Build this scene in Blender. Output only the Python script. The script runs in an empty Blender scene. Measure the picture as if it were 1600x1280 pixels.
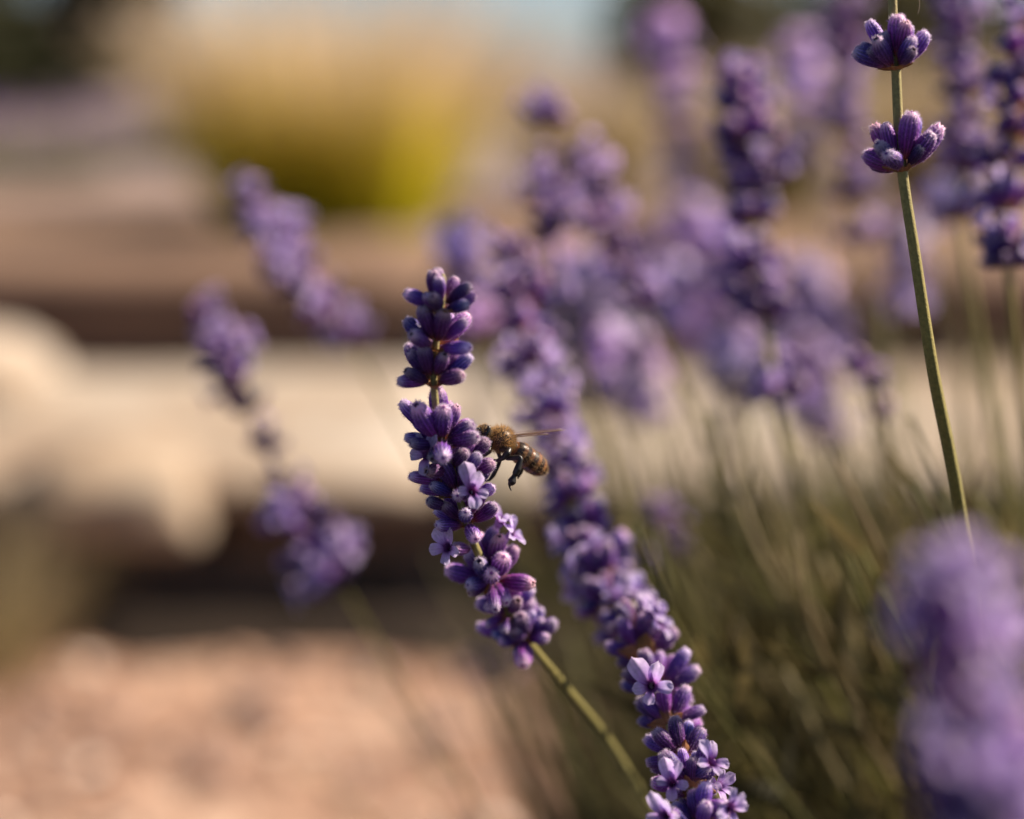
import bpy, bmesh, math, random
from mathutils import Vector, Matrix, Quaternion, noise
R = math.radians
rng = random.Random(7)
scene = bpy.context.scene
COL = scene.collection

# ------------------------------------------------------------------ camera, sky, sun, exposure
CAM_H, PITCH, LENS = 0.50, 10.0, 70.0
FPX = 1600 * LENS / 36.0
FOCUS = 0.311
cam_d = bpy.data.cameras.new('camera')
cam = bpy.data.objects.new('camera', cam_d); COL.objects.link(cam)
cam.location = (0, 0, CAM_H); cam.rotation_euler = (R(90 - PITCH), 0, 0)
cam_d.lens = LENS; cam_d.sensor_width = 36; cam_d.clip_start = 0.005; cam_d.clip_end = 3000
cam_d.dof.use_dof = True; cam_d.dof.focus_distance = FOCUS; cam_d.dof.aperture_fstop = 6.1
cam_d.dof.aperture_blades = 0
scene.camera = cam
SUN_AZ, SUN_EL = 71.0, 41.0
SUN = Vector((math.sin(R(SUN_AZ)) * math.cos(R(SUN_EL)), math.cos(R(SUN_AZ)) * math.cos(R(SUN_EL)), math.sin(R(SUN_EL))))
world = bpy.data.worlds.new('World'); scene.world = world; world.use_nodes = True
wn = world.node_tree
sky = wn.nodes.new('ShaderNodeTexSky'); sky.sky_type = 'NISHITA'; sky.sun_disc = False
sky.sun_elevation = R(SUN_EL); sky.sun_rotation = R(SUN_AZ)
sky.air_density = 0.55; sky.dust_density = 0.6; sky.ozone_density = 1.0
bg = wn.nodes['Background']; wn.links.new(sky.outputs[0], bg.inputs[0]); bg.inputs[1].default_value = 0.05
sun_d = bpy.data.lights.new('sun', 'SUN'); sun_d.energy = 5.0; sun_d.angle = R(0.5); sun_d.color = (1.0, 0.86, 0.70)
sun = bpy.data.objects.new('sun', sun_d); COL.objects.link(sun)
sun.rotation_euler = SUN.to_track_quat('Z', 'Y').to_euler(); sun.location = (3, 2, 3)
vs = scene.view_settings
vs.view_transform = 'Standard'; vs.look = 'None'; vs.gamma = 1.0; vs.exposure = 1.1; vs.use_curve_mapping = False
scene.cycles.use_denoising = True
scene.cycles.max_bounces = 8
scene.cycles.sample_clamp_indirect = 6.0

FWD = Vector((0, math.cos(R(PITCH)), -math.sin(R(PITCH))))
UP = Vector((0, math.sin(R(PITCH)), math.cos(R(PITCH))))
RIGHT = Vector((1, 0, 0))
def at(px, py, D):
    return Vector((0, 0, CAM_H)) + D * (FWD + RIGHT * ((px - 800) / FPX) - UP * ((py - 640) / FPX))
def proj(p):
    v = p - Vector((0, 0, CAM_H)); d = v.dot(FWD)
    return 800 + FPX * v.dot(RIGHT) / d, 640 - FPX * v.dot(UP) / d

# ------------------------------------------------------------------ materials
def mat(name):
    m = bpy.data.materials.new(name); m.use_nodes = True
    nt = m.node_tree
    return m, nt, nt.nodes['Principled BSDF'], nt.nodes['Material Output']
def N(nt, t, **kw):
    n = nt.nodes.new(t)
    for k, v in kw.items(): setattr(n, k, v)
    return n
def ramp(nt, stops):
    r = N(nt, 'ShaderNodeValToRGB'); e = r.color_ramp.elements
    while len(e) < len(stops): e.new(0.5)
    for q, (p, c) in zip(e, stops): q.position = p; q.color = (*c, 1)
    return r
def plant_mat(name, rough=0.6, trans=0.3, sheen=0.0, sheen_tint=(1, 1, 1), hue=0.03, val=0.3, bump=0.0, bscale=2000, spec=0.3, tcol=1.0):
    """colour comes from the mesh's own attribute, varied for every object; part of the light passes through"""
    m, nt, b, out = mat(name)
    L = nt.links
    a = N(nt, 'ShaderNodeAttribute', attribute_name='col')
    oi = N(nt, 'ShaderNodeObjectInfo')
    hs = N(nt, 'ShaderNodeHueSaturation')
    mr = N(nt, 'ShaderNodeMapRange'); mr.inputs[3].default_value = 0.5 - hue; mr.inputs[4].default_value = 0.5 + hue
    L.new(oi.outputs['Random'], mr.inputs[0]); L.new(mr.outputs[0], hs.inputs['Hue'])
    wnz = N(nt, 'ShaderNodeTexWhiteNoise', noise_dimensions='1D'); L.new(oi.outputs['Random'], wnz.inputs['W'])
    mv = N(nt, 'ShaderNodeMapRange'); mv.inputs[3].default_value = 1 - val; mv.inputs[4].default_value = 1 + val
    L.new(wnz.outputs['Value'], mv.inputs[0]); L.new(mv.outputs[0], hs.inputs['Value'])
    tc = N(nt, 'ShaderNodeTexCoord')
    nz = N(nt, 'ShaderNodeTexNoise'); nz.inputs['Scale'].default_value = bscale * 0.5; nz.inputs['Detail'].default_value = 3
    L.new(tc.outputs['Object'], nz.inputs['Vector'])
    mx = N(nt, 'ShaderNodeMix', data_type='RGBA', blend_type='MULTIPLY'); mx.inputs[0].default_value = 0.6
    rr = ramp(nt, [(0.3, (0.55, 0.55, 0.6)), (0.7, (1.25, 1.2, 1.2))]); L.new(nz.outputs['Fac'], rr.inputs[0])
    L.new(a.outputs['Color'], mx.inputs[6]); L.new(rr.outputs[0], mx.inputs[7]); L.new(mx.outputs[2], hs.inputs['Color'])
    L.new(hs.outputs[0], b.inputs['Base Color'])
    b.inputs['Roughness'].default_value = rough; b.inputs['Specular IOR Level'].default_value = spec
    b.inputs['Sheen Weight'].default_value = sheen; b.inputs['Sheen Tint'].default_value = (*sheen_tint, 1); b.inputs['Sheen Roughness'].default_value = 0.4
    if bump:
        n2 = N(nt, 'ShaderNodeTexNoise'); n2.inputs['Scale'].default_value = bscale; L.new(tc.outputs['Object'], n2.inputs['Vector'])
        bp = N(nt, 'ShaderNodeBump'); bp.inputs['Strength'].default_value = bump; bp.inputs['Distance'].default_value = 0.0002
        L.new(n2.outputs['Fac'], bp.inputs['Height']); L.new(bp.outputs[0], b.inputs['Normal'])
    if trans:
        t = N(nt, 'ShaderNodeBsdfTranslucent'); L.new(hs.outputs[0], t.inputs[0])
        ms = N(nt, 'ShaderNodeMixShader'); ms.inputs[0].default_value = trans
        L.new(b.outputs[0], ms.inputs[1]); L.new(t.outputs[0], ms.inputs[2]); L.new(ms.outputs[0], out.inputs[0])
    return m
M = {}
M['calyx'] = plant_mat('lavender_calyx', 0.45, 0.36, 0.15, (0.9, 0.6, 1.0), 0.045, 0.5, 0.8, 3500, 0.5)
M['down'] = plant_mat('pale_down', 0.5, 0.6, 0.0, (1, 1, 1), 0.01, 0.1)
M['petal'] = plant_mat('lavender_petal', 0.5, 0.55, 0.3, (0.9, 0.85, 1), 0.012, 0.12, 0.25, 1500)
M['stem'] = plant_mat('lavender_stem', 0.6, 0.08, 0.35, (0.9, 0.85, 0.6), 0.012, 0.2, 0.7, 3000)
M['leaf'] = plant_mat('grey_green_leaf', 0.6, 0.3, 0.1, (0.8, 0.85, 0.7), 0.015, 0.25)
M['bract'] = plant_mat('papery_bract', 0.6, 0.5, 0, (1, 1, 1), 0.015, 0.2)
M['straw'] = plant_mat('straw_grass', 0.55, 0.55, 0, (1, 1, 1), 0.01, 0.05, bscale=40)
M['bee'] = plant_mat('bee_cuticle', 0.35, 0.0, 0, (1, 1, 1), 0.0, 0.0, 0.3, 2500, 0.5)
M['beehair'] = plant_mat('bee_hair', 0.5, 0.6, 0, (1, 1, 1), 0.0, 0.0, 0, 500)
m, nt, b, out = mat('bee_eye'); b.inputs['Base Color'].default_value = (0.006, 0.005, 0.005, 1); b.inputs['Roughness'].default_value = 0.25; M['eye'] = m
m, nt, b, out = mat('wing_membrane')
tr = N(nt, 'ShaderNodeBsdfTransparent'); tl = N(nt, 'ShaderNodeBsdfTranslucent'); tl.inputs[0].default_value = (0.5, 0.36, 0.25, 1)
b.inputs['Base Color'].default_value = (0.3, 0.2, 0.13, 1); b.inputs['Roughness'].default_value = 0.25
m1 = N(nt, 'ShaderNodeMixShader'); m1.inputs[0].default_value = 0.4; nt.links.new(b.outputs[0], m1.inputs[1]); nt.links.new(tl.outputs[0], m1.inputs[2])
m2 = N(nt, 'ShaderNodeMixShader'); m2.inputs[0].default_value = 0.25; nt.links.new(tr.outputs[0], m2.inputs[1]); nt.links.new(m1.outputs[0], m2.inputs[2])
nt.links.new(m2.outputs[0], out.inputs[0]); M['wing'] = m
m, nt, b, out = mat('wing_vein'); b.inputs['Base Color'].default_value = (0.10, 0.035, 0.02, 1); b.inputs['Roughness'].default_value = 0.4; M['vein'] = m

def ground_mat(name, stops, scale, rough=0.95, bump=0.6, bdist=0.01, obj_coord=False):
    m, nt, b, out = mat(name); L = nt.links
    if obj_coord:
        src = N(nt, 'ShaderNodeTexCoord').outputs['Object']
    else:
        src = N(nt, 'ShaderNodeNewGeometry').outputs['Position']
    n1 = N(nt, 'ShaderNodeTexNoise'); n1.inputs['Scale'].default_value = scale; n1.inputs['Detail'].default_value = 8; n1.inputs['Roughness'].default_value = 0.65
    n2 = N(nt, 'ShaderNodeTexNoise'); n2.inputs['Scale'].default_value = scale * 9; n2.inputs['Detail'].default_value = 4
    L.new(src, n1.inputs['Vector']); L.new(src, n2.inputs['Vector'])
    mxx = N(nt, 'ShaderNodeMath', operation='MULTIPLY_ADD'); mxx.inputs[1].default_value = 0.35; L.new(n2.outputs['Fac'], mxx.inputs[0])
    ad = N(nt, 'ShaderNodeMath', operation='MULTIPLY'); ad.inputs[1].default_value = 0.65; L.new(n1.outputs['Fac'], ad.inputs[0]); L.new(ad.outputs[0], mxx.inputs[2])
    r = ramp(nt, stops); L.new(mxx.outputs[0], r.inputs[0]); L.new(r.outputs[0], b.inputs['Base Color'])
    b.inputs['Roughness'].default_value = rough; b.inputs['Specular IOR Level'].default_value = 0.2
    bp = N(nt, 'ShaderNodeBump'); bp.inputs['Strength'].default_value = bump; bp.inputs['Distance'].default_value = bdist
    L.new(mxx.outputs[0], bp.inputs['Height']); L.new(bp.outputs[0], b.inputs['Normal'])
    return m
M['path'] = ground_mat('sandy_path', [(0.38, (0.10, 0.06, 0.047)), (0.45, (0.24, 0.14, 0.095)), (0.53, (0.37, 0.23, 0.16)), (0.62, (0.48, 0.36, 0.28))], 3.2)
M['soil'] = ground_mat('brown_soil', [(0.3, (0.104, 0.064, 0.044)), (0.5, (0.208, 0.132, 0.088)), (0.7, (0.288, 0.2, 0.144))], 4)
M['gravel_soil'] = ground_mat('mauve_grey_gravel', [(0.3, (0.136, 0.102, 0.0935)), (0.5, (0.221, 0.17, 0.157)), (0.7, (0.289, 0.238, 0.217))], 5)
M['stone'] = ground_mat('cream_limestone', [(0.36, (0.17, 0.11, 0.07)), (0.44, (0.31, 0.235, 0.17)), (0.52, (0.37, 0.31, 0.25)), (0.6, (0.45, 0.395, 0.335))], 2.6, 0.85, 0.5, 0.006)
M['boulder'] = ground_mat('sandstone_boulder', [(0.30, (0.187, 0.115, 0.0684)), (0.45, (0.317, 0.23, 0.158)), (0.62, (0.374, 0.302, 0.23))], 9, 0.85, 0.6, 0.006)
M['shade_dark'] = ground_mat('dark_shade_sheet', [(0.3, (0.018, 0.013, 0.01)), (0.5, (0.036, 0.025, 0.018)), (0.7, (0.06, 0.043, 0.03))], 9)  # colour of the added dark sheet that cuts bounce and stands for shade
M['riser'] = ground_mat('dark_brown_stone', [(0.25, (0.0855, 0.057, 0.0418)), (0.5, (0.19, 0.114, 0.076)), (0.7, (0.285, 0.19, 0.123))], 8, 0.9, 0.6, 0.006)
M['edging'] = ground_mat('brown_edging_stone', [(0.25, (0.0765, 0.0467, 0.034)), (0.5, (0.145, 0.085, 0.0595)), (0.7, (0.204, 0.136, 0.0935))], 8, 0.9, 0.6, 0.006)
M['pebble'] = plant_mat('path_pebble', 0.7, 0.0, 0, (1, 1, 1), 0, 0, 0.3, 200)
M['bark'] = ground_mat('bark', [(0.3, (0.04, 0.03, 0.02)), (0.7, (0.12, 0.09, 0.06))], 20)

# ------------------------------------------------------------------ mesh helpers
def mesh(name, verts, faces, material, cols=None, smooth=True):
    me = bpy.data.meshes.new(name); me.from_pydata([tuple(v) for v in verts], [], faces)
    if cols is not None:
        ca = me.attributes.new('col', 'FLOAT_COLOR', 'POINT')
        flat = []
        for c in cols: flat += [c[0], c[1], c[2], 1.0]
        ca.data.foreach_set('color', flat)
    if smooth: me.polygons.foreach_set('use_smooth', [True] * len(me.polygons))
    me.materials.append(material); me.update()
    return me
def obj(name, me, parent=None, loc=None, rot=None, scale=None):
    o = bpy.data.objects.new(name, me); COL.objects.link(o)
    if parent: o.parent = parent
    if loc is not None: o.location = loc
    if rot is not None: o.rotation_mode = 'QUATERNION'; o.rotation_quaternion = rot
    if scale is not None: o.scale = (scale,) * 3 if isinstance(scale, (int, float)) else scale
    return o
def tag(o, label, cat, group=None, kind=None):
    if label: o['label'] = label
    if cat: o['category'] = cat
    if group: o['group'] = group
    if kind: o['kind'] = kind
    return o
def lerp(a, b, t): return a + (b - a) * t
def lc(a, b, t): return tuple(lerp(x, y, t) for x, y in zip(a, b))
def grad(stops, t):
    for (p0, c0), (p1, c1) in zip(stops, stops[1:]):
        if t <= p1: return lc(c0, c1, max(0, min(1, (t - p0) / (p1 - p0))))
    return stops[-1][1]
def frame(z, up=Vector((0, 0, 1))):
    z = z.normalized()
    x = up.cross(z)
    if x.length < 1e-4: x = Vector((1, 0, 0)).cross(z)
    x.normalize(); y = z.cross(x)
    return x, y, z
def quat(z, up=Vector((0, 0, 1)), roll=0.0):
    x, y, z = frame(z, up)
    return Matrix((x, y, z)).transposed().to_quaternion() @ Quaternion((0, 0, 1), roll)
def tube(path, radii, sides=8, cap=True, square=0.0, V=None, F=None, ridges=False):
    V = [] if V is None else V; F = [] if F is None else F
    base = len(V); n = len(path); px = None
    for i, p in enumerate(path):
        t = (path[min(i + 1, n - 1)] - path[max(i - 1, 0)]).normalized()
        if px is None: px = frame(t)[0]
        x = (px - t * px.dot(t)).normalized(); y = t.cross(x); px = x
        for k in range(sides):
            a = 2 * math.pi * k / sides
            r = radii[i] * (1 + square * math.cos(4 * a))
            V.append(p + x * (r * math.cos(a)) + y * (r * math.sin(a)))
    for i in range(n - 1):
        for k in range(sides):
            k2 = (k + 1) % sides
            F.append((base + i * sides + k, base + i * sides + k2, base + (i + 1) * sides + k2, base + (i + 1) * sides + k))
    if cap:
        F.append(tuple(base + k for k in range(sides))[::-1]); F.append(tuple(base + (n - 1) * sides + k for k in range(sides)))
    return V, F
def catmull(pts, sub=6):
    out = []
    P = [pts[0] * 2 - pts[1]] + list(pts) + [pts[-1] * 2 - pts[-2]]
    for i in range(1, len(P) - 2):
        p0, p1, p2, p3 = P[i - 1:i + 3]
        for s in range(sub):
            t = s / sub
            out.append(0.5 * ((2 * p1) + (p2 - p0) * t + (2 * p0 - 5 * p1 + 4 * p2 - p3) * t * t + (3 * p1 - p0 - 3 * p2 + p3) * t ** 3))
    out.append(pts[-1].copy())
    return out

# ------------------------------------------------------------------ lavender pieces (shared meshes, metres)
MM = 0.001
CAL_STOPS = [(0.0, (0.52, 0.24, 0.07)), (0.10, (0.30, 0.09, 0.11)), (0.28, (0.17, 0.035, 0.25)), (0.6, (0.145, 0.050, 0.36)), (0.80, (0.19, 0.11, 0.44)), (0.90, (0.46, 0.35, 0.66)), (1.0, (0.84, 0.73, 0.88))]
def calyx_mesh(name, seed, is_open, hairs=420, length=5.8, fat=1.0, sides=26, warm=0.0):
    rg = random.Random(seed)
    prof = [(0.0, 0.30), (0.05, 0.52), (0.14, 0.80), (0.28, 1.10), (0.45, 1.32), (0.62, 1.42), (0.76, 1.36), (0.87, 1.16)]
    prof += [(0.95, 0.86), (1.0, 0.60), (0.985, 0.32), (0.92, 0.22), (0.85, 0.18)] if is_open else [(0.94, 0.86), (0.98, 0.52), (1.0, 0.16)]
    bend = rg.uniform(-0.5, 0.5)
    V, F, C = [], [], []
    nr = 13
    for i, (z, r) in enumerate(prof):
        for k in range(sides):
            a = 2 * math.pi * k / sides
            rib = math.cos(nr * a) if sides >= 26 else math.cos(5 * a)
            amp = 0.085 * min(1, z * 5) * (0.4 if z > 0.93 else 1)
            rr = r * fat * (1 + amp * rib)
            zz = z * length
            if is_open and i in (8, 9): zz += 0.28 * max(0, math.cos(5 * a)) * (1 if i == 9 else 0.4)
            if not is_open and z > 0.9: rr *= 1 + 0.12 * math.cos(5 * a)
            V.append(Vector((rr * math.cos(a) + bend * z * z, rr * math.sin(a), zz)) * MM)
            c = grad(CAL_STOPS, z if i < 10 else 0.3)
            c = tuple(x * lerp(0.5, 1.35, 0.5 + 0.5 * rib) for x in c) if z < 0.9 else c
            c = lc(c, (c[0] * 1.8 + 0.02, c[1] * 0.85, c[2] * 0.8), warm)
            if is_open and i >= 10: c = (0.07, 0.035, 0.08)
            C.append(c)
    n = len(prof)
    for i in range(n - 1):
        for k in range(sides):
            k2 = (k + 1) % sides
            F.append((i * sides + k, i * sides + k2, (i + 1) * sides + k2, (i + 1) * sides + k))
    F.append(tuple((n - 1) * sides + k for k in range(sides)))
    F.append(tuple(range(sides))[::-1])
    nb = len(V)
    for _ in range(hairs):   # short pale down
        u = rg.random() ** 0.6
        j = min(int(u * (len(prof) - (4 if is_open else 2))), n - 2); k = rg.randrange(sides)
        p = V[j * sides + k].lerp(V[(j + 1) * sides + k], rg.random())
        nrm = Vector((p.x, p.y, 0)).normalized() * 1.0 + Vector((rg.uniform(-.5, .5), rg.uniform(-.5, .5), rg.uniform(0.0, 1.0) + (0.9 if j > n - 5 else 0)))
        nrm.normalize()
        sd = nrm.cross(Vector((rg.uniform(-1, 1), rg.uniform(-1, 1), rg.uniform(-1, 1)))).normalized()
        hl = rg.uniform(0.2, 0.5) * MM; w = 0.022 * MM
        b0 = len(V)
        V += [p - sd * w, p + sd * w, p + nrm * hl]; F.append((b0, b0 + 1, b0 + 2))
        hc = lc((0.36, 0.16, 0.55), (0.66, 0.44, 0.78), rg.random())
        if u > 0.72: hc = lc(hc, (0.85, 0.78, 0.85), 0.75)
        C += [hc] * 3
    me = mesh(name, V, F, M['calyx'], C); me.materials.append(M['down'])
    me.polygons.foreach_set('material_index', [0] * (len(F) - hairs) + [1] * hairs)
    return me
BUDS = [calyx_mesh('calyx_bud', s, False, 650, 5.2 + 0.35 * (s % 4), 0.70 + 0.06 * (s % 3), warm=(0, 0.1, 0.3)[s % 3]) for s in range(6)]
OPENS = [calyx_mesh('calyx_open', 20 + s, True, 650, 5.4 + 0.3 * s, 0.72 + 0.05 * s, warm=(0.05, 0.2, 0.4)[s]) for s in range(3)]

def petal_mesh(name, L, W, seed, notch=0.0):
    rg = random.Random(seed); V, F, C = [], [], []
    nu, nv = 9, 9
    for i in range(nu):
        u = i / (nu - 1)
        w = W * (0.28 + 0.72 * math.sin(math.pi * min(1, u * 0.62 + 0.08))) * (1 if u < 0.8 else math.sqrt(max(0.0, 1 - ((u - 0.8) / 0.205) ** 2)))
        for j in range(nv):
            v = 2 * j / (nv - 1) - 1
            x = v * w * 0.5
            y = u * L - notch * L * max(0, 1 - abs(v) * 2.2) * max(0, u - 0.7)
            z = 0.20 * W * v * v * (1 - 0.4 * u) + 0.35 * u * (1 - u) * L * 0.5 - 0.10 * L * u ** 3 + 0.08 * W * math.sin(4.5 * v + seed * 2.1) * u + 0.06 * W * math.sin(7 * u + seed) * v + rg.uniform(-.035, .035)
            V.append(Vector((x, y, z)) * MM)
            vein = 0.82 + 0.18 * abs(math.sin(v * 7))
            c = grad([(0, (0.26, 0.05, 0.26)), (0.18, (0.42, 0.24, 0.64)), (0.5, (0.64, 0.49, 0.88)), (1, (0.82, 0.70, 0.95))], u)
            C.append(tuple(q * vein for q in c))
    for i in range(nu - 1):
        for j in range(nv - 1):
            a = i * nv + j; F.append((a, a + 1, a + nv + 1, a + nv))
    return mesh(name, V, F, M['petal'], C)
PETALS_UP = [petal_mesh('petal_upper', 4.3 + .3 * s, 2.7 + .2 * s, s, 0.3 * (s % 2)) for s in range(3)]
PETALS_LO = [petal_mesh('petal_lower', 3.0 + .25 * s, 2.5 + .15 * (s % 3), 5 + s) for s in range(4)]
def corolla_tube_mesh():
    V, F, C = [], [], []
    prof = [(-3.2, 0.5), (-2.0, 0.62), (-0.9, 0.85), (-0.1, 1.15), (0.12, 1.2), (-0.05, 0.95), (-0.9, 0.62), (-1.8, 0.3)]
    s = 16
    for i, (z, r) in enumerate(prof):
        for k in range(s):
            a = 2 * math.pi * k / s; V.append(Vector((r * math.cos(a), r * math.sin(a), z)) * MM)
            C.append((0.38, 0.28, 0.58) if i < 4 else ((0.26, 0.10, 0.32) if i < 6 else (0.10, 0.02, 0.08)))
    for i in range(len(prof) - 1):
        for k in range(s): F.append((i * s + k, i * s + (k + 1) % s, (i + 1) * s + (k + 1) % s, (i + 1) * s + k))
    F.append(tuple((len(prof) - 1) * s + k for k in range(s)))
    return mesh('corolla_tube', V, F, M['petal'], C)
COROLLA = corolla_tube_mesh()
def add_flower(parent, loc, face, up, rg, scale=1.0, spread=68):
    scale *= 0.76
    f = obj('flower', COROLLA, parent, loc, quat(face, up), scale)
    for ang, bank, tilt in ((-26, PETALS_UP, 0.8), (24, PETALS_UP, 0.8), (98, PETALS_LO, 1), (180, PETALS_LO, 1.05), (262, PETALS_LO, 1)):
        a = R(ang + rg.uniform(-13, 13)); sp = R(spread * tilt + rg.uniform(-22, 18))
        # petal local: y outward, z = face normal
        q = Quaternion((0, 0, 1), a) @ Quaternion((1, 0, 0), R(90) - sp)
        radial = Quaternion((0, 0, 1), a) @ Vector((0, 1, 0))
        obj('petal', rg.choice(bank), f, radial * 0.85 * MM + Vector((0, 0, 0.02 * MM)), q, rg.uniform(0.78, 1.12))
    return f
def bract_mesh(seed):
    rg = random.Random(seed); V, F, C = [], [], []
    for i in range(7):
        u = i / 6; w = 3.6 * math.sin(math.pi * min(1, 0.18 + u * 0.82)) * (1 - u * 0.3) + (0.02)
        for j in range(7):
            v = 2 * j / 6 - 1
            V.append(Vector((v * w * 0.5, u * 4.2, 0.5 * v * v * w * 0.4 + 0.5 * u * u + 0.35 * math.sin(3.3 * v + seed * 2) * u + rg.uniform(-.12, .12))) * MM)
            C.append(lc((0.66, 0.36, 0.14), (0.36, 0.16, 0.08), abs(math.sin(v * 6)) * 0.6 + 0.3 * u))
    for i in range(6):
        for j in range(6):
            a = i * 7 + j; F.append((a, a + 1, a + 8, a + 7))
    return mesh('bract', V, F, M['bract'], C)
BRACTS = [bract_mesh(s) for s in range(3)]

# whorls of the far stalks: the same ring of calyces in fewer faces, one mesh for a ring
def whorl_mesh(seed):
    rg = random.Random(seed); V, F, C = [], [], []
    for q in range(13):
        outer = q < 8
        az = 2 * math.pi * q / (8 if outer else 5) + rg.uniform(-.3, .3); el = R(rg.uniform(12, 38) if outer else rg.uniform(50, 72))
        d = Vector((math.cos(az) * math.cos(el), math.sin(az) * math.cos(el), math.sin(el)))
        Q = quat(d); s = rg.uniform(0.85, 1.15); b0 = len(V); sd = 8
        pr = [(0, .3), (.15, .7), (.45, 1.1), (.75, 1.2), (.93, .8), (1, .2)]
        tint = rg.uniform(0.75, 1.4)
        for z, r in pr:
            for k in range(sd):
                a = 2 * math.pi * k / sd
                V.append(Q @ (Vector((r * math.cos(a), r * math.sin(a), z * 5.8)) * s * MM) + d * 1.0 * MM)
                C.append(tuple(x * tint for x in lc(grad(CAL_STOPS, z), (0.55, 0.36, 0.62), 0.38)))
        for i in range(5):
            for k in range(sd): F.append((b0 + i * sd + k, b0 + i * sd + (k + 1) % sd, b0 + (i + 1) * sd + (k + 1) % sd, b0 + (i + 1) * sd + k))
        F.append(tuple(b0 + 5 * sd + k for k in range(sd)))
        if rg.random() < 0.33:
            for a in range(5):
                x, y, z = frame(d); rd = x * math.cos(a * 1.257) + y * math.sin(a * 1.257); sd2 = d.cross(rd)
                tip = d * 8.2 * MM; b1 = len(V)
                V += [tip, tip + (rd * 2.2 + sd2 * 1.3 + d * .5) * MM, tip + (rd * 3.8 + d * .3) * MM, tip + (rd * 2.2 - sd2 * 1.3 + d * .5) * MM]
                F.append((b1, b1 + 1, b1 + 2, b1 + 3)); C += [(0.68, 0.52, 0.82)] * 4
    return mesh('whorl', V, F, M['calyx'], C)
WHORLS = [whorl_mesh(100 + s) for s in range(5)]

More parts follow.
